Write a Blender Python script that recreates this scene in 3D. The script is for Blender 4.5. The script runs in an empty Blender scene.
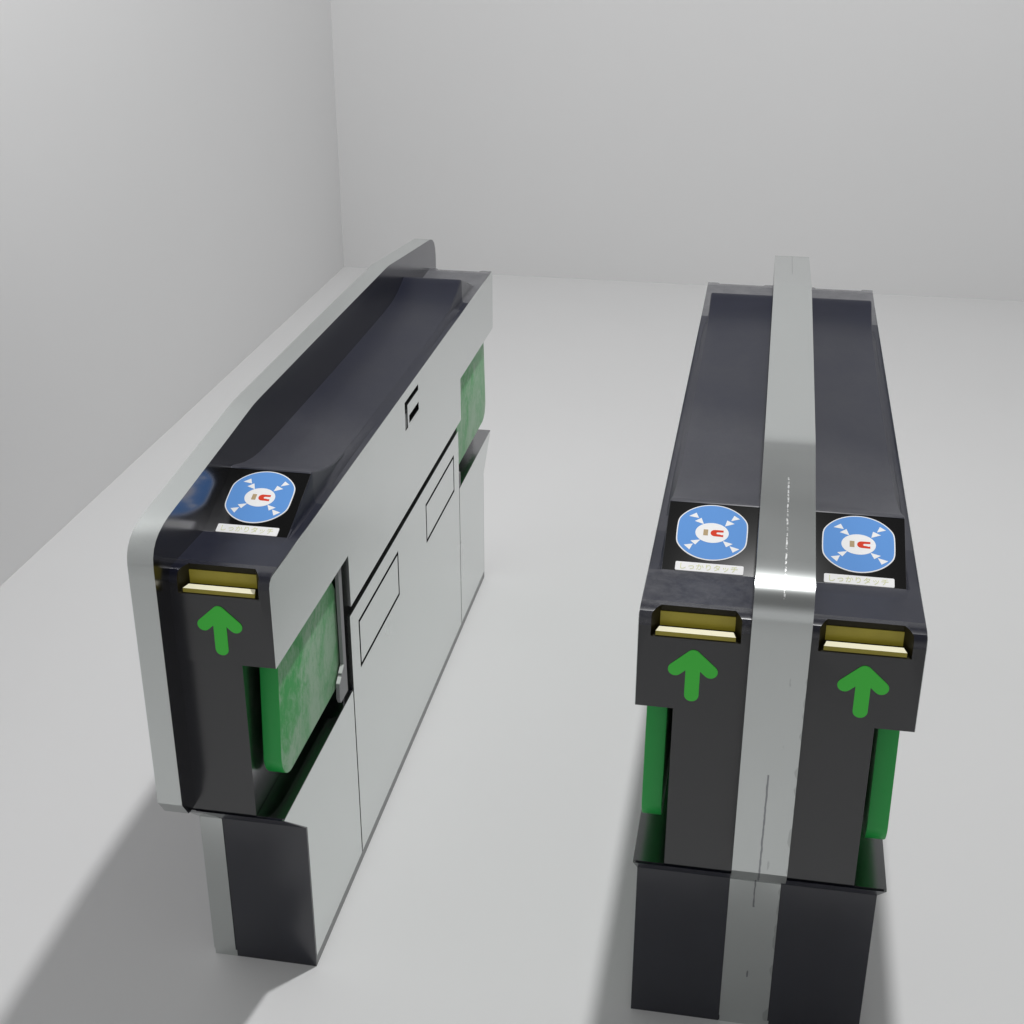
import bpy, bmesh, math
from mathutils import Vector, Matrix

scene = bpy.context.scene
COL = scene.collection

# ------------------------------------------------------------------ materials
def new_mat(name):
    m = bpy.data.materials.new(name); m.use_nodes = True
    nt = m.node_tree
    return m, nt, nt.nodes['Principled BSDF']

def N(nt, kind, **kw):
    n = nt.nodes.new(kind)
    for k, v in kw.items():
        if k.startswith('in_'):
            n.inputs[k[3:]].default_value = v
        else:
            setattr(n, k, v)
    return n

def noise(nt, scale, detail=3, rough=.55, stretch=None, dist=0.0):
    tc = N(nt, 'ShaderNodeTexCoord')
    src = tc.outputs['Object']
    if stretch:
        mp = N(nt, 'ShaderNodeMapping'); mp.inputs['Scale'].default_value = stretch
        nt.links.new(src, mp.inputs['Vector']); src = mp.outputs['Vector']
    n = N(nt, 'ShaderNodeTexNoise'); n.inputs['Scale'].default_value = scale
    n.inputs['Detail'].default_value = detail; n.inputs['Roughness'].default_value = rough
    n.inputs['Distortion'].default_value = dist
    nt.links.new(src, n.inputs['Vector'])
    return n.outputs['Fac']

def ramp(nt, fac, stops):
    r = N(nt, 'ShaderNodeValToRGB'); cr = r.color_ramp
    while len(cr.elements) < len(stops): cr.elements.new(.5)
    for e, (p, c) in zip(cr.elements, stops):
        e.position = p; e.color = (c, c, c, 1) if isinstance(c, (int, float)) else (*c, 1)
    nt.links.new(fac, r.inputs['Fac'])
    return r.outputs['Color']

def bump(nt, bsdf, fac, strength=.1, dist=.001):
    b = N(nt, 'ShaderNodeBump'); b.inputs['Strength'].default_value = strength
    b.inputs['Distance'].default_value = dist
    nt.links.new(fac, b.inputs['Height']); nt.links.new(b.outputs['Normal'], bsdf.inputs['Normal'])

def math_node(nt, op, a, b=None, clamp=False):
    n = N(nt, 'ShaderNodeMath', operation=op, use_clamp=clamp)
    for i, v in enumerate((a, b)):
        if v is None: continue
        if isinstance(v, (int, float)): n.inputs[i].default_value = v
        else: nt.links.new(v, n.inputs[i])
    return n.outputs[0]

def mix_col(nt, fac, a, b):
    m = N(nt, 'ShaderNodeMix', data_type='RGBA')
    if isinstance(fac, (int, float)): m.inputs[0].default_value = fac
    else: nt.links.new(fac, m.inputs[0])
    for i, v in ((6, a), (7, b)):
        if isinstance(v, tuple): m.inputs[i].default_value = (*v, 1)
        else: nt.links.new(v, m.inputs[i])
    return m.outputs[2]

def simple(name, col, rough=.5, metal=0., spec=.5, emit=None, estr=0., bumps=None):
    m, nt, b = new_mat(name)
    b.inputs['Base Color'].default_value = (*col, 1)
    b.inputs['Metallic'].default_value = metal
    b.inputs['Roughness'].default_value = rough
    b.inputs['Specular IOR Level'].default_value = spec
    if emit:
        b.inputs['Emission Color'].default_value = (*emit, 1)
        b.inputs['Emission Strength'].default_value = estr
    if bumps: bump(nt, b, noise(nt, bumps[0]), bumps[1], bumps[2])
    return m

# brushed silver sheet
def silver(name, base, rlo, rhi, seam=False, spots=.0):
    m, nt, b = new_mat(name)
    b.inputs['Metallic'].default_value = 1.
    n1 = noise(nt, 7, 1.5, .5)
    col = ramp(nt, n1, [(0., tuple(c*.95 for c in base)), (1., tuple(min(1, c*1.03) for c in base))])
    rr = ramp(nt, n1, [(0., rlo), (1., rhi)])
    if seam:
        tc = N(nt, 'ShaderNodeTexCoord'); sx = N(nt, 'ShaderNodeSeparateXYZ')
        nt.links.new(tc.outputs['Object'], sx.inputs[0])
        wob = math_node(nt, 'MULTIPLY', math_node(nt, 'SUBTRACT', noise(nt, 60, 3, .7), .5), .0026)
        ax = math_node(nt, 'ABSOLUTE', math_node(nt, 'ADD', sx.outputs[0], wob))
        line = math_node(nt, 'LESS_THAN', ax, math_node(nt, 'MULTIPLY', noise(nt, 45, 3, .8), .0024))
        # worn open along parts of its length
        dash = noise(nt, 17, 4, .75, (.05, 1, 1))
        low = math_node(nt, 'LESS_THAN', sx.outputs[2], .545)
        thr = math_node(nt, 'SUBTRACT', .60, math_node(nt, 'MULTIPLY', math_node(nt, 'MULTIPLY', low, math_node(nt, 'GREATER_THAN', sx.outputs[2], .225)), .20))
        up = math_node(nt, 'GREATER_THAN', sx.outputs[1], .012)
        dark = math_node(nt, 'MULTIPLY', math_node(nt, 'GREATER_THAN', dash, thr), line)
        isfront = math_node(nt, 'LESS_THAN', sx.outputs[1], .15)
        lowz = math_node(nt, 'LESS_THAN', sx.outputs[2], .70)
        dark = math_node(nt, 'MULTIPLY', math_node(nt, 'MULTIPLY', dark, isfront), lowz)
        # open hairline at the far end of the seam
        far = math_node(nt, 'MULTIPLY', math_node(nt, 'LESS_THAN', ax, .0009), math_node(nt, 'GREATER_THAN', sx.outputs[1], 1.33))
        dark = math_node(nt, 'MAXIMUM', dark, math_node(nt, 'MULTIPLY', far, .7))
        # small scuffs scattered round the seam of the upright
        sc1 = math_node(nt, 'GREATER_THAN', noise(nt, 90, 3, .6, (1.6, 1, .35)), .69)
        near = math_node(nt, 'LESS_THAN', math_node(nt, 'ABSOLUTE', sx.outputs[0]), .02)
        dark = math_node(nt, 'MAXIMUM', dark, math_node(nt, 'MULTIPLY', math_node(nt, 'MULTIPLY', math_node(nt, 'MULTIPLY', sc1, near), lowz), .4))
        # chips along the right hand edge of the upright
        scal = noise(nt, 30, 1.5, .4, (.02, .3, 1))
        edge = math_node(nt, 'SUBTRACT', .0360, math_node(nt, 'MULTIPLY', math_node(nt, 'SUBTRACT', scal, .49, True), .040))
        chip = math_node(nt, 'MULTIPLY', math_node(nt, 'GREATER_THAN', sx.outputs[0], edge), lowz)
        col = mix_col(nt, math_node(nt, 'MULTIPLY', chip, .42), col, tuple(c*.5 for c in base))
        col = mix_col(nt, math_node(nt, 'MULTIPLY', dark, .75), col, (.19, .19, .21))
        # bright burrs on the seam over the sloping top
        burr = math_node(nt, 'MULTIPLY', math_node(nt, 'LESS_THAN', ax, .0010),
                         math_node(nt, 'GREATER_THAN', noise(nt, 330, 4, .85, (.5, .35, 1)), .50))
        burr = math_node(nt, 'MULTIPLY', math_node(nt, 'MULTIPLY', burr, .6), math_node(nt, 'MULTIPLY', up, math_node(nt, 'MULTIPLY', math_node(nt, 'GREATER_THAN', sx.outputs[2], .76), math_node(nt, 'LESS_THAN', sx.outputs[1], .29))))
        rr = mix_col(nt, burr, rr, (.50, .50, .50))
        col = mix_col(nt, burr, col, (.98, .98, .97))
    nt.links.new(col, b.inputs['Base Color']); nt.links.new(rr, b.inputs['Roughness'])
    return m

SILVER = silver('satin_steel', (.725, .750, .740), .20, .30)
SILVER_SEAM = silver('satin_steel_seamed', (.62, .645, .635), .20, .27, True)
SILVER_BAND = silver('satin_steel_band', (.62, .645, .635), .22, .29)

def sidemetal():
    m, nt, b = new_mat('dark_polished_metal')
    b.inputs['Metallic'].default_value = 1.
    b.inputs['Base Color'].default_value = (.17, .17, .19, 1)
    rr = ramp(nt, noise(nt, 9, 5, .6), [(.3, .17), (.7, .22)])
    nt.links.new(rr, b.inputs['Roughness'])
    return m
SIDE = sidemetal()
RECESS = simple('recess_metal', (.30, .30, .31), .22, 1.)

def navy(name, base, rlo, rhi, spec=1., sheen_scuffs=False):
    m, nt, b = new_mat(name)
    n1 = noise(nt, 14, 7, .68, (1, .55, 1), .3)
    col = ramp(nt, n1, [(.3, base), (.7, tuple(c*1.25 for c in base))])
    if sheen_scuffs:
        # pale lamp sheen painted on near cover and far rim; brushed scuffs by left slot
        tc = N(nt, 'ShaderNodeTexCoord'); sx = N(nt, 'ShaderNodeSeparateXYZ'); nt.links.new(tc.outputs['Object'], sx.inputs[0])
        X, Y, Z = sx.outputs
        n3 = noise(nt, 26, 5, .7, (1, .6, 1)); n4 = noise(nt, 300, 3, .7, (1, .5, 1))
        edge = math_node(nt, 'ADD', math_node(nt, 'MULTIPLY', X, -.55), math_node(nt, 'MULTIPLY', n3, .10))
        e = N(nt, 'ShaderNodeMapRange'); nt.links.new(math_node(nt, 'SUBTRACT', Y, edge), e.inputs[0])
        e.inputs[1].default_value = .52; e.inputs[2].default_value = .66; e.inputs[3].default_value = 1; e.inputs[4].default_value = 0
        near_sheen = math_node(nt, 'MULTIPLY', e.outputs[0], math_node(nt, 'GREATER_THAN', Y, .289))
        near_sheen = math_node(nt, 'MULTIPLY', near_sheen, math_node(nt, 'ADD', math_node(nt, 'MULTIPLY', n3, .5), math_node(nt, 'MULTIPLY', n4, .6)))
        col = mix_col(nt, math_node(nt, 'MULTIPLY', near_sheen, .26), col, (.19, .19, .20))
        far_sheen = math_node(nt, 'MULTIPLY', math_node(nt, 'GREATER_THAN', Y, 1.3155), math_node(nt, 'LESS_THAN', Y, 1.60))
        col = mix_col(nt, math_node(nt, 'MULTIPLY', math_node(nt, 'MULTIPLY', far_sheen, math_node(nt, 'ADD', n3, .35)), .75), col, (.20, .20, .21))
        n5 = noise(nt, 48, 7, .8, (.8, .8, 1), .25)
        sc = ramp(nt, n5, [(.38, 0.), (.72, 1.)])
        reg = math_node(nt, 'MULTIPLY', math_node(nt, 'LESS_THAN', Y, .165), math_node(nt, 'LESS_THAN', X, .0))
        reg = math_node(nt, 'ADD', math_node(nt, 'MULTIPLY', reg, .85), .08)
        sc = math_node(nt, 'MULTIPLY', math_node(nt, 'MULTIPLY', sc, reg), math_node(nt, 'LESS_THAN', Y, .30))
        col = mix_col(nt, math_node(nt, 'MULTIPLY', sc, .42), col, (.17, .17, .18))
    nt.links.new(col, b.inputs['Base Color'])
    rr = ramp(nt, n1, [(.25, rlo), (.75, rhi)])
    nt.links.new(rr, b.inputs['Roughness'])
    b.inputs['Specular IOR Level'].default_value = spec
    bump(nt, b, noise(nt, 420, 3), .05, .0004)
    return m
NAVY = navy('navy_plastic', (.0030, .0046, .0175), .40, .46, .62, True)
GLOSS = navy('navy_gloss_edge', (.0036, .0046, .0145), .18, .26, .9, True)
FRONT = navy('charcoal_plastic', (.0034, .0038, .0060), .20, .25, 1.)
PED = navy('pedestal_plastic', (.0034, .0042, .0120), .21, .27, 1.)
BLACK = simple('black_gap', (.003, .003, .003), .7, 0, .05)
READER = simple('reader_glass', (.004, .004, .004), .10, 0, .30)
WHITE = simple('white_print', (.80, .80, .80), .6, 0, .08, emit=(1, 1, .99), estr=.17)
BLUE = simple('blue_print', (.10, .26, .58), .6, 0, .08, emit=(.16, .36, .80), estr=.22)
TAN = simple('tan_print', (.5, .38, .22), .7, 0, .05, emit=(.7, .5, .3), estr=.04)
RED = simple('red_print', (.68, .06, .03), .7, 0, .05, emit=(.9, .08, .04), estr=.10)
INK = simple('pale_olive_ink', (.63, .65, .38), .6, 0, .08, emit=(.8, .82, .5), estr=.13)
ARROW = simple('green_lit_arrow', (.02, .22, .02), .4, emit=(.03, .34, .027), estr=.46)
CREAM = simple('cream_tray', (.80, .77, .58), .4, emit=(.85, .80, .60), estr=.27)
PLINTH = simple('plinth_steel', (.26, .265, .265), .4, 1.)
FRAME = simple('frame_grey', (.30, .295, .31), .5)
GLINT = simple('hinge_glint_white', (.75, .75, .75), .3)  # white standing in for lamp glints on the hinge frame

def yellow():
    m, nt, b = new_mat('yellow_slot_lining')
    c = ramp(nt, noise(nt, 20, 4), [(.3, (.22, .185, .02)), (.7, (.30, .255, .03))])
    nt.links.new(c, b.inputs['Base Color']); b.inputs['Roughness'].default_value = .45
    b.inputs['Emission Color'].default_value = (.5, .42, .04, 1); b.inputs['Emission Strength'].default_value = .10
    return m
YELLOW = yellow()
DKYELLOW = simple('dark_slot_floor', (.018, .015, .004), .5, 0, .25)

def green():
    m, nt, b = new_mat('green_padded_flap')
    tc = N(nt, 'ShaderNodeTexCoord')
    n1 = noise(nt, 11, 6, .65, (1, 1., .8), .6)
    n2 = noise(nt, 75, 5, .75, (1, 1.3, .8), .8)
    f = math_node(nt, 'ADD', math_node(nt, 'MULTIPLY', n1, .65), math_node(nt, 'MULTIPLY', n2, .35))
    worn = ramp(nt, f, [(.40, 0.), (.56, 1.)])
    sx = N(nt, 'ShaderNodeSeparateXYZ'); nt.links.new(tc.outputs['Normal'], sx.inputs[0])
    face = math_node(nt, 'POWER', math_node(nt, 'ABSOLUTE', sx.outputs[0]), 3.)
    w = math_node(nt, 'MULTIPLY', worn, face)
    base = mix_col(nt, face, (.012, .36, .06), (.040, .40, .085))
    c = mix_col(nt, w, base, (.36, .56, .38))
    nt.links.new(c, b.inputs['Base Color'])
    rr = math_node(nt, 'ADD', math_node(nt, 'MULTIPLY', worn, .12), .38)
    nt.links.new(rr, b.inputs['Roughness'])
    bump(nt, b, n2, .08, .0006)
    return m
GREEN = green()

def plaster(name, v, sc):
    m, nt, b = new_mat(name)
    c = ramp(nt, noise(nt, sc, 4), [(.3, (v*.985, v*.985, v*.985)), (.7, (v, v, v))])
    nt.links.new(c, b.inputs['Base Color']); b.inputs['Roughness'].default_value = .7
    b.inputs['Specular IOR Level'].default_value = .3
    bump(nt, b, noise(nt, 90, 3), .05, .001)
    return m
FLOOR = plaster('pale_grey_floor', .84, 1.2)
WALL = plaster('white_wall', .755, .8)

# ------------------------------------------------------------------ mesh tools
class MB:
    def __init__(s): s.v = []; s.f = []; s.m = []; s.mats = []
    def mi(s, mat):
        if mat not in s.mats: s.mats.append(mat)
        return s.mats.index(mat)
    def prism(s, poly, fn, t0, t1, mat, side=None, cap0=None):
        """poly: 2D outline, fn(a,b,t)->xyz, extruded from t0 to t1"""
        n = len(poly); o = len(s.v)
        for t in (t0, t1):
            for a, b in poly: s.v.append(fn(a, b, t))
        s.f.append(list(range(o+n-1, o-1, -1))); s.m.append(s.mi(cap0 or mat))
        s.f.append(list(range(o+n, o+2*n))); s.m.append(s.mi(mat))
        for i in range(n):
            j = (i+1) % n
            s.f.append([o+i, o+j, o+n+j, o+n+i]); s.m.append(s.mi(side or mat))
    def box(s, x0, x1, y0, y1, z0, z1, mat):
        s.prism([(x0, z0), (x1, z0), (x1, z1), (x0, z1)], lambda a, b, t: (a, t, b), y0, y1, mat)
    def build(s, name, parent=None, sx=1, smooth=None, bevel=0, cut=None):
        me = bpy.data.meshes.new(name)
        me.from_pydata([(sx*x, y, z) for x, y, z in s.v], [], s.f)
        for m in s.mats: me.materials.append(m)
        for p, i in zip(me.polygons, s.m): p.material_index = i
        bm = bmesh.new(); bm.from_mesh(me)
        bmesh.ops.recalc_face_normals(bm, faces=bm.faces[:])
        if bevel:
            ed = [e for e in bm.edges if len(e.link_faces) == 2 and e.calc_face_angle(0) > math.radians(35)]
            bmesh.ops.bevel(bm, geom=ed, offset=bevel, segments=2, profile=.6, affect='EDGES', clamp_overlap=True)
        bm.to_mesh(me); bm.free()
        ob = bpy.data.objects.new(name, me); COL.objects.link(ob)
        if cut:
            tmp = []
            for c in cut:
                md = ob.modifiers.new('cut', 'BOOLEAN'); md.operation = 'DIFFERENCE'; md.solver = 'EXACT'
                md.object = c; md.material_mode = 'TRANSFER'; tmp.append(c)
            bpy.context.view_layer.update()
            dg = bpy.context.evaluated_depsgraph_get()
            nm = bpy.data.meshes.new_from_object(ob.evaluated_get(dg))
            ob.modifiers.clear(); ob.data = nm; nm.name = name
            for c in tmp: bpy.data.objects.remove(c)
        me = ob.data
        if smooth or bevel:
            for p in me.polygons: p.use_smooth = True
            me.set_sharp_from_angle(angle=math.radians(smooth or 30))
        if parent: ob.parent = parent
        return ob

def YZ(a, b, t): return (t, a, b)          # polygon in the side plane, extruded along x
def XZ(a, b, t): return (a, t, b)

def arc(cx, cy, r, a0, a1, n=6):
    return [(cx + r*math.cos(math.radians(a0+(a1-a0)*i/n)), cy + r*math.sin(math.radians(a0+(a1-a0)*i/n))) for i in range(n+1)]

LEN = 1.603                                  # the gate is the same from both ends
def mirror_y(pts): return [(LEN - y, z) for y, z in reversed(pts)]

R_ = .036        # half thickness of the steel spine
XO = .1768       # outer face, upper
XL = .1700       # outer face, lower
H = .0405        # front of the head
P = .129         # front of the pedestal
ZH, ZL = .6045, .350

# side profile of the steel spine
_fr = ([(.046, .3600), (.026, .3602), (.017, .3625), (0, .3885), (0, .45), (0, .60), (0, .745), (.0003, .765), (.0022, .778), (.0075, .7885),
       (.0155, .7965), (.027, .8030), (.042, .8078), (.060, .8112), (.085, .8137), (.115, .8162), (.19, .8232), (.30, .8335), (.36, .8396),
       (.385, .8420), (.398, .8431), (.42, .8436), (.44, .8438), (.55, .8440), (.80, .8445)])
def spine_outline():
    back = [(LEN - y, z) for y, z in _fr if y < .31 and z < .40]
    top = [(1.05, .8440), (1.17, .8438), (1.195, .8434), (1.207, .8422), (1.24, .8388), (1.27, .8357), (1.40, .8225), (1.53, .8095), (1.555, .8065), (1.575, .8005), (1.590, .790), (1.599, .776), (LEN, .758), (LEN, .60), (LEN, .45)]
    return _fr + top + list(reversed(back))

def deck(y):
    """height of the dark top at (rail side, outer edge)"""
    yy = min(y, LEN - y)
    K = [(.0405, .6045, .6045), (.04051, .7240, .7240), (.0415, .7305, .7305), (.0445, .7363, .7363), (.0490, .7402, .7402), (.0545, .7420, .7420), (.062, .7425, .7425),
         (.10, .7412, .7412), (.166, .7395, .7395), (.288, .7868, .7868), (.296, .7862, .7862), (.31, .7815, .7808), (.34, .7725, .771), (.37, .7665, .7635),
         (.40, .7632, .7578), (.45, .7618, .7535), (.52, .7612, .7512), (.65, .7605, .7495), (.802, .7600, .7485)]
    for (a, p, q), (b, r, s) in zip(K, K[1:]):
        if yy <= b:
            t = (yy-a)/(b-a) if b > a else 0
            return p+(r-p)*t, q+(s-q)*t
    return K[-1][1:]

YST = [.0405, .04051, .0415, .0445, .0490, .0545, .062, .075, .10, .135, .166, .185, .22, .26, .288, .296, .31, .34, .37, .40, .45, .52, .65, .802]
YST = YST + [LEN - y for y in reversed(YST[:-1])]

A_IC = math.atan2(.7868-.7395, .288-.166)
def icframe(rear=False):
    """maps (x, s, t) on the sloping card-reader plane; s runs up the slope, t is the normal"""
    ca, sa = math.cos(A_IC), math.sin(A_IC)
    def fn(a, b, t):
        y = .166 + b*ca - t*sa; z = .7395 + b*sa + t*ca
        return (a, LEN - y if rear else y, z)
    return fn
ICF, ICB = icframe(), icframe(True)

def build_half(root, sx, double):
    """one passage side of a gate: everything right of the spine (sx=1) or its mirror (sx=-1)"""
    # --- dark housing: lofted top, head front, column
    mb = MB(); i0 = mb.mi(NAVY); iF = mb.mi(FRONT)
    secs = []
    for y in YST:
        zr, ze = deck(y)
        yy = min(y, LEN-y)
        zf = ze if yy <= .166 else min(ze, .7395 + (.737-.7395)*min(1, (yy-.166)/.02))
        k = 0 if yy <= .166 else min(1, (yy-.166)/.03)
        g = min(1, max(0, (yy-.34)/.10))
        zm = max(zf, min(ze-.0045*k, .7445)) if k else ze
        top = [(.004, zr), (.1555, ze), (.1580, ze-.0006*k), (.1590, ze-.0020*k), (.1598, (ze-.0042*k if ze-.0042*k > zm else zm)*(1-g)+(ze-.0024)*g), (.1602, (zm - .0001*k)*(1-g)+(ze-.0028)*g),
               (.1612, max(zf, zm-.004)*(1-g)+(ze-.0034)*g), (.1635, (zf+.0004*k)*(1-g)+(ze-.0052)*g), (.1675, zf*(1-g)+(zf+.0032)*g), (XO-.0007, zf)]
        secs.append((y, top, ZH))
    nc = len(secs[0][1])
    idx = []
    for y, top, zb in secs:
        row = []
        for xx, zz in top: row.append(len(mb.v)); mb.v.append((xx, y, zz))
        for xx, zz in ((XO-.0007, zb), (.004, zb)): row.append(len(mb.v)); mb.v.append((xx, y, zb))
        idx.append(row)
    # first station sits on the bottom edge: drop it (its top equals the bottom)
    idx = idx[1:-1]; ns = len(idx); nr = nc+2
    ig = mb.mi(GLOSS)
    for a, b in zip(idx, idx[1:]):
        ya = mb.v[a[0]][1]; edge = ya < .070 or ya > LEN-.076
        for j in range(nr):
            k = (j+1) % nr
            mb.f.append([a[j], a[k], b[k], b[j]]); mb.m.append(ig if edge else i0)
    mb.f.append(list(reversed(idx[0]))); mb.m.append(iF)
    mb.f.append(list(idx[-1])); mb.m.append(iF)
    used = sorted({i for f in mb.f for i in f}); rm = {o: n for n, o in enumerate(used)}
    mb.v = [mb.v[i] for i in used]; mb.f = [[rm[i] for i in f] for f in mb.f]
    # cutters: slot notch at each end and the shallow reader recess
    cuts = []
    for rear in (False, True):
        Y = (lambda y: LEN-y) if rear else (lambda y: y)
        c = MB()
        plan = [(.0475, .02), (.1605, .02), (.1605, .0465), (.1500, .0640), (.0565, .0640), (.0475, .0465)]
        c.prism([(a, Y(b)) for a, b in plan], lambda a, b, t: (a, b, t), .709, .80, DKYELLOW)
        cuts.append(c.build('cutter', sx=sx))
        c = MB(); fn = ICB if rear else ICF
        c.prism([(.030, .0005), (.1588, .0005), (.1588, .1285), (.030, .1285)], fn, -.0016, .02, NAVY)
        cuts.append(c.build('cutter', sx=sx))
    c = MB(); c.box(.1650, .20, .757, .8565, .667, .7205, BLACK); cuts.append(c.build('cutter', sx=sx))
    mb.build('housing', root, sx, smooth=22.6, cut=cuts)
    # --- column, core and pedestal body
    c = MB()
    for rear in (False, True):
        y0, y1 = (H+.003, .36) if not rear else (1.222, LEN-H-.003)
        c.prism([(.004, .3505), (.1273, .3505), (.1273, ZH-.0003), (.004, ZH-.0003)], XZ, y0, y1, FRONT, side=RECESS)
        # end face toward the street side
    c.prism([(.005, .3505), (.1640, .3505), (.1640, ZH-.0005), (.005, ZH-.0005)], XZ, .3595, 1.2205, BLACK)
    c.build('inner_frame', root, sx)
    p = MB()
    prof = [(P, 0), (P, .271), (H+.001, ZL), (.39, ZL), (LEN-.39, ZL), (LEN-H-.001, ZL), (LEN-P, .271), (LEN-P, 0)]
    p.prism(prof, YZ, .0045, XL-.004, PED)
    # dark front skins that cover the edge of the side sheets
    p.prism([(P-.0015, .0), (P-.0015, .271), (H, ZL-.0006), (H+.004, ZL-.0006), (P+.0022, .2705), (P+.0022, 0)], YZ, R_+.0004, XL-.0004, PED)
    p.prism([(LEN-a, b) for a, b in [(P-.0015, .0), (P-.0015, .271), (H, ZL-.0006), (H+.004, ZL-.0006), (P+.0022, .2705), (P+.0022, 0)]], YZ, R_+.0004, XL-.0004, PED)
    ob = p.build('pedestal', root, sx)
    # glossy metal ledge on top of the pedestal
    for rear in (False, True):
        l = MB(); a, b = (H+.003, .386) if not rear else (LEN-.386, LEN-H-.003)
        l.box(.128, XL-.0001, a, b, ZL+.0001, ZL+.0012, RECESS)
        l.build('flap_ledge', ob)
        ob.children[-1].scale = (sx, 1, 1) if sx < 0 else (1, 1, 1)
    # --- steel sheets
    cs = arc(.0405+.013, .739-.013, .013, 180, 100, 5)
    up = [(H+.0002, ZH), (H+.0002, .722)] + [(.0410, .7285), (.0438, .7350), (.0480, .7385), (.054, .7396)]
    up = up + mirror_y(up)
    up = up + [(1.212, ZH), (1.212, .513), (.3845, .513), (.3845, ZH)]
    s = MB(); s.prism(up, YZ, XO-.0007, XO, SILVER)
    s.box(.1645, XO-.0008, .3850, 1.2115, .5135, ZH-.001, SILVER)
    # opening for the small return plate
    c = MB(); c.box(.1650, .20, .757, .8565, .667, .7205, BLACK)
    s.build('upper_side_panel', root, sx, cut=[c.build('cutter', sx=sx)])
    s = MB(); s.prism([(.3974, .0178), (1.2124, .0178), (1.2124, .4868), (.3974, .4868)], YZ, .1642, XL, SILVER)
    # engraved outlines of the access covers
    cc = []
    for (a, b, z0, z1) in ((.442, .702, .3645, .4550), (.9135, 1.1665, .3665, .4505)):
        g = MB(); w = .0064
        for q in ((a, b, z1-w, z1), (a, b, z0, z0+w), (a, a+w, z0+w*.5, z1-w*.5), (b-w, b, z0+w*.5, z1-w*.5)):
            g = MB(); g.box(.1675, .18, q[0], q[1], q[2], q[3], BLACK); cc.append(g.build('cutter', sx=sx))
    lp = s.build('lower_side_panel', root, sx, cut=cc)
    s = MB(); s.box(.1661, .1675, .3926, .3973, .018, .3495, BLACK); s.build('panel_seam', root, sx)
    s = MB(); s.box(.1661, .1675, 1.2125, 1.2167, .018, .3495, BLACK); s.build('panel_seam', root, sx)
    for rear in (False, True):
        q = [(H+.0004, ZL), (P+.0026, .2700), (P+.0026, .0178), (.3925, .0178), (.3925, ZL)]
        q = [(LEN-a+(.006 if 0 else 0), b) for a, b in q] if rear else q
        if rear: q[-2:] = [(1.2168, .0178), (1.2168, ZL)]
        s = MB(); s.prism(q, YZ, XL-.0037, XL, SILVER); s.build('end_side_panel', root, sx)
    # plinth strip under the sheets
    s = MB(); s.box(.160, XL-.0004, P+.003, LEN-P-.003, 0, .0170, PLINTH); s.build('plinth', root, sx)
    # --- slot tray, front and rear
    for rear in (False, True):
        Y = (lambda y: LEN-y) if rear else (lambda y: y)
        t = MB()
        t.prism([(.0555, .7135), (.1512, .7135), (.1512, .7338), (.0555, .7338)], XZ, Y(.0628), Y(.0639), YELLOW)
        t.prism([(.0478, H+.0050), (.1602, H+.0050), (.1602, .0463), (.1500, .0638), (.0565, .0638), (.0478, .0463)],
                (lambda a, b, tt: (a, Y(b), tt)), .7092, .7102, DKYELLOW)
        tr = t.build('ticket_slot', root, sx)
        u = MB()
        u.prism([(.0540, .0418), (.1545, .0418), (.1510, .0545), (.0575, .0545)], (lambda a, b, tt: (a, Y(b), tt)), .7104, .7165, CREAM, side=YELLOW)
        sh = u.build('tray_lip', tr, sx)
    # --- return plate
    s = MB()
    s.box(.1700, XO+.0002, .7750, .8555, .6675, .7098, SILVER)
    c = MB(); c.box(.1720, .19, .785, .86, .6715, .6865, BLACK)
    for k in (0,):
        s.build('return_plate', root, sx, cut=[c.build('cutter', sx=sx)])
    s = MB(); s.box(.1660, .1690, .7575, .8560, .6675, .7200, BLACK); s.box(.1690, .1755, .7574, .7720, .6674, .6960, PLINTH)
    s.build('return_slot', root, sx)
    # --- flaps and their hinge frames
    for rear in (False, True):
        Y = (lambda y: LEN-y) if rear else (lambda y: y)
        q = [(.083, ZH-.002)] + arc(.066+.040, .395+.040, .040, 180, 270, 9) + [(.352, .395), (.352, .560), (.330, .590), (.325, ZH-.002)]
        q = [(Y(a), b) for a, b in q]
        if rear: q = [(max(a, 1.2225) if a > 1.26 else (1.2275 if b < .58 else 1.240), b) for a, b in q]
        s = MB(); s.prism(q, YZ, .1362, .1638, GREEN); fl = s.build('flap', root, sx, bevel=.0022)
        q = [(.3440, ZH-.001), (.3440, .428), (.3180, .408), (.3150, .383), (.3210, .372), (.3590, .372), (.3590, ZH-.001)]
        s = MB()
        if rear:
            s.prism([(1.2220, .352), (1.2320, .352), (1.2320, .384), (1.2220, .384)], YZ, .1600, .1690, FRAME)
            s.build('hinge_frame', root, sx); continue
        s.prism([(Y(a), b) for a, b in q], YZ, .1665, .1722, FRAME)
        s.prism([(Y(a), b) for a, b in [(.3530, .352), (.3585, .352), (.3585, ZH-.001), (.3530, ZH-.001)]], YZ, .1280, .1650, RECESS)
        hf = s.build('hinge_frame', root, sx)
        s = MB(); s.prism([(Y(a), b) for a, b in [(.3170, .4085), (.3275, .4150), (.3275, .4166), (.3170, .4101)]], YZ, .1668, .1728, GLINT)  # pale strips paint the lamp's glint along the foot's slanted edge
        s.prism([(Y(a), b) for a, b in [(.3310, .4195), (.3435, .4280), (.3435, .4298), (.3310, .4212)]], YZ, .1668, .1728, GLINT)
        s.build('hinge_glint', hf, 1 if sx > 0 else -1)
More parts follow.
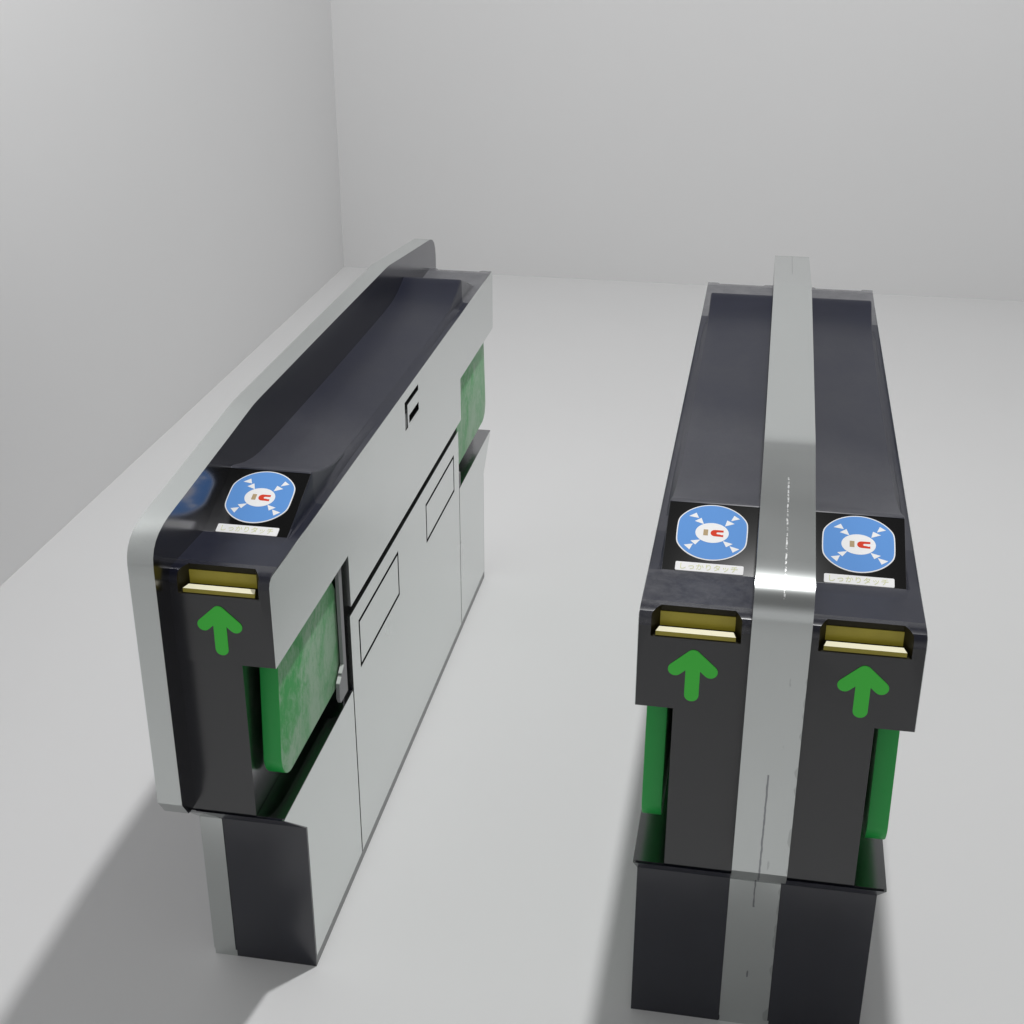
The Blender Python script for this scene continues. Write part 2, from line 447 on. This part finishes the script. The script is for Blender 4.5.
    # --- card reader: plate > sign, label
    for rear in (False, True):
        fn = ICB if rear else ICF
        m = -1 if rear else 1                         # keep the print readable from each end
        X = lambda a: a if sx > 0 else -a
        rd = MB()
        rd.prism([(.0362, .0006), (.1587, .0006), (.1587, .1284), (.0362, .1284)], fn, -.0015, -.0006, READER)
        pl = rd.build('card_reader', root, sx)
        if rear: continue
        cx = .0978 if sx > 0 else -.0972; cy = .0745
        def capped(w, r, n=18):
            # ellipse-like top and bottom arcs joined by straight flanks
            pts = []
            for i in range(72):
                a = 2*math.pi*i/72; x = r*math.cos(a); k = w-.0040
                if abs(x) > k: x = math.copysign(k+.0041*math.tanh((abs(x)-k)/.0041), x)
                pts.append((cx+x, cy+r*math.sin(a)))
            return pts
        b = MB()
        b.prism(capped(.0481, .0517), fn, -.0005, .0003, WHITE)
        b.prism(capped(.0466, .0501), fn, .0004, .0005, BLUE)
        b.prism([(cx + .0226*math.cos(t*math.pi/20), cy-.0015 + .0184*math.sin(t*math.pi/20)) for t in range(40)], fn, .0006, .0007, WHITE)
        def tri(p):
            b.prism([(cx+q[0], cy+q[1]) for q in p], fn, .0006, .0007, WHITE)
        # pairs of darts running in from the four corners to the middle
        T = [[(-.0333, .0271), (-.0237, .0344), (-.0197, .0248)], [(-.0248, .0185), (-.0162, .0252), (-.0122, .0139)],
             [(.0360, .0279), (.0280, .0337), (.0242, .0233)], [(.0293, .0183), (.0190, .0239), (.0166, .0125)],
             [(-.0279, -.0185), (-.0147, -.0153), (-.0210, -.0253)], [(-.0362, -.0269), (-.0242, -.0239), (-.0281, -.0351)],
             [(.0156, -.0152), (.0289, -.0192), (.0204, -.0257)], [(.0250, -.0235), (.0384, -.0278), (.0299, -.0347)]]
        for t in T: tri(t)
        b.prism([(cx+q[0], cy+q[1]) for q in ((-.0117, -.0070), (-.0054, -.0070), (-.0054, .0040), (-.0117, .0040))], fn, .0008, .0009, TAN)
        # small horseshoe magnet, open to the right
        out = [(.0154, .0043), (.0040, .0043)] + [(.0040+.0060*math.cos(math.radians(a)), -.0016+.0059*math.sin(math.radians(a))) for a in range(100, 261, 20)] + \
              [(.0154, -.0078), (.0154, -.0039), (.0130, -.0044), (.0105, -.0036), (.0070, -.0034)] + [(.0058, -.0018), (.0070, .0002)] + [(.0154, .0006)]
        b.prism([(cx+q[0], cy+q[1]) for q in out], fn, .0008, .0009, RED)
        sg = b.build('touch_sign', pl)
        b = MB(); x0, x1, s0, s1 = cx-.0442, cx+.0460, .0016, .0170; r = .0018
        q = arc(x1-r, s1-r, r, 0, 90, 3)+arc(x0+r, s1-r, r, 90, 180, 3)+arc(x0+r, s0+r, r, 180, 270, 3)+arc(x1-r, s0+r, r, 270, 360, 3)
        b.prism(q, fn, -.0005, .0004, WHITE); lb = b.build('label_strip', pl)
        # printed words
        cu = bpy.data.curves.new('label_text', 'FONT'); cu.body = 'しっかりタッチ'; cu.size = .0112
        cu.align_x = 'CENTER'; cu.align_y = 'CENTER'; cu.space_character = 1.06
        to = bpy.data.objects.new('label_text', cu); COL.objects.link(to)
        bpy.context.view_layer.update()
        me = bpy.data.meshes.new_from_object(to.evaluated_get(bpy.context.evaluated_depsgraph_get()))
        bpy.data.objects.remove(to)
        xs = [v.co.x for v in me.vertices]; ys = [v.co.y for v in me.vertices]
        mx, my = (min(xs)+max(xs))/2, (min(ys)+max(ys))/2; sc = .076/(max(xs)-min(xs))
        for v in me.vertices:
            v.co = Vector(fn(cx+.0005+(v.co.x-mx)*sc, .0093+(v.co.y-my)*.0112*.95/(max(ys)-min(ys)), .0008))
        me.materials.clear(); me.materials.append(INK)
        tx = bpy.data.objects.new('label_text', me); COL.objects.link(tx); tx.parent = lb
    # --- green arrow on the head
    cx = (.1068 if double else .1020) if sx > 0 else -.1048
    b = MB()
    def capsule(p, q, r, t0, t1):
        a = math.degrees(math.atan2(q[1]-p[1], q[0]-p[0]))
        b.prism(arc(q[0], q[1], r, a-90, a+90, 10)+arc(p[0], p[1], r, a+90, a+270, 10), XZ, t0, t1, ARROW)
    r = .0092; yF = H+.0002
    capsule((cx, .6850), (cx, .6275), r, yF, yF-.0010)
    capsule((cx, .6850), (cx-.0224, .6642), r, yF, yF-.0012)
    capsule((cx, .6850), (cx+.0224, .6642), r, yF, yF-.0014)
    b.build('direction_arrow', root)

def spine(root, double):
    s = MB(); out = spine_outline()
    x0, x1 = (-R_, R_) if double else (0, R_)
    s.prism(out, YZ, x0, x1, SIDE, side=SILVER_SEAM if double else SILVER_BAND)
    s.build('steel_spine', root, smooth=28)
    for rear in (False, True):
        s = MB()
        Y = (lambda y: LEN-y) if rear else (lambda y: y)
        q = [(P-.0026, .012), (P-.0026, .2710), (H+.004, ZL), (H+.012, ZL), (P+.004, .270), (P+.004, .012)]
        s.prism([(Y(a), b) for a, b in q], YZ, x0, x1, SILVER_SEAM if double else SILVER_BAND)
        ks = s.build('kick_strip', root)
        s = MB(); q = [(P-.0018, 0), (P-.0018, .0122), (P+.004, .0122), (P+.004, 0)]
        s.prism([(Y(a), b) for a, b in q], YZ, x0+.001, x1+.002, SILVER_BAND)
        s.build('kick_foot', ks)

def gate(X, double, label):
    r = bpy.data.objects.new('ticket_gate', None); COL.objects.link(r)
    r.location = (0, 0, 0); r.empty_display_size = .1
    r['label'] = label; r['category'] = 'ticket gate'; r['group'] = 'station ticket gates'
    spine(r, double)
    build_half(r, 1, double)
    if double: build_half(r, -1, double)
    r.location = (X, 0, 0)
    return r

gate(-.84004, False, 'narrow single-sided ticket gate with its steel spine along the left and one card reader')
gate(0, True, 'wide double-sided ticket gate with a central steel spine between two card readers')

# ------------------------------------------------------------------ setting
def struct(name, quads, mat):
    me = bpy.data.meshes.new(name)
    v = []; f = []
    for q in quads: f.append(list(range(len(v), len(v)+4))); v += q
    me.from_pydata(v, [], f); me.materials.append(mat)
    o = bpy.data.objects.new(name, me); COL.objects.link(o); o['kind'] = 'structure'
    return o
WX, WY, WH = -1.805, 4.11, 3.0
FX, FY = 3.2, -3.6
struct('floor', [[(WX-.1, FY, 0), (FX, FY, 0), (FX, WY+.1, 0), (WX-.1, WY+.1, 0)]], FLOOR)
def slab(name, x0, x1, y0, y1, z0, z1):
    b = MB(); b.box(x0, x1, y0, y1, z0, z1, WALL); o = b.build(name); o['kind'] = 'structure'
slab('wall_left', WX-.1, WX, FY, WY+.1, .0, WH)
slab('wall_back', WX, FX, WY, WY+.1, .0, WH)

# ------------------------------------------------------------------ light
w = bpy.data.worlds.new('World'); scene.world = w; w.use_nodes = True
bg = w.node_tree.nodes['Background']
wn = w.node_tree
tc = wn.nodes.new('ShaderNodeTexCoord'); sp = wn.nodes.new('ShaderNodeSeparateXYZ'); wn.links.new(tc.outputs['Generated'], sp.inputs[0])
wr = wn.nodes.new('ShaderNodeValToRGB'); wn.links.new(sp.outputs[2], wr.inputs[0])
wr.color_ramp.elements[0].position = .12; wr.color_ramp.elements[0].color = (.53, .53, .535, 1)
wr.color_ramp.elements[1].position = .62; wr.color_ramp.elements[1].color = (.18, .18, .18, 1)
wn.links.new(wr.outputs[0], bg.inputs[0]); bg.inputs[1].default_value = 1.0
li = bpy.data.lights.new('ceiling_lamp', 'POINT'); li.energy = 207; li.shadow_soft_size = .06
li.color = (1, 1, 1)
lo = bpy.data.objects.new('ceiling_lamp', li); COL.objects.link(lo); lo.location = (0, .93, 3.38)

# ------------------------------------------------------------------ camera
yaw, pitch = .18151, -.43979
f = Vector((-math.sin(yaw)*math.cos(pitch), math.cos(yaw)*math.cos(pitch), math.sin(pitch)))
rt = Vector((math.cos(yaw), math.sin(yaw), 0)); up = rt.cross(f)
cam = bpy.data.cameras.new('Camera'); co = bpy.data.objects.new('Camera', cam); COL.objects.link(co)
M = Matrix((rt, up, -f)).transposed().to_4x4(); M.translation = Vector((-.05099, -1.52688, 1.61674))
co.matrix_world = M
cam.sensor_width = 36; cam.lens = 50; cam.clip_start = .05; cam.clip_end = 60
scene.camera = co

scene.view_settings.view_transform = 'Standard'; scene.view_settings.look = 'None'
scene.view_settings.exposure = 0; scene.view_settings.gamma = 1
scene.render.engine = 'CYCLES'
scene.cycles.use_denoising = True
scene.cycles.max_bounces = 8
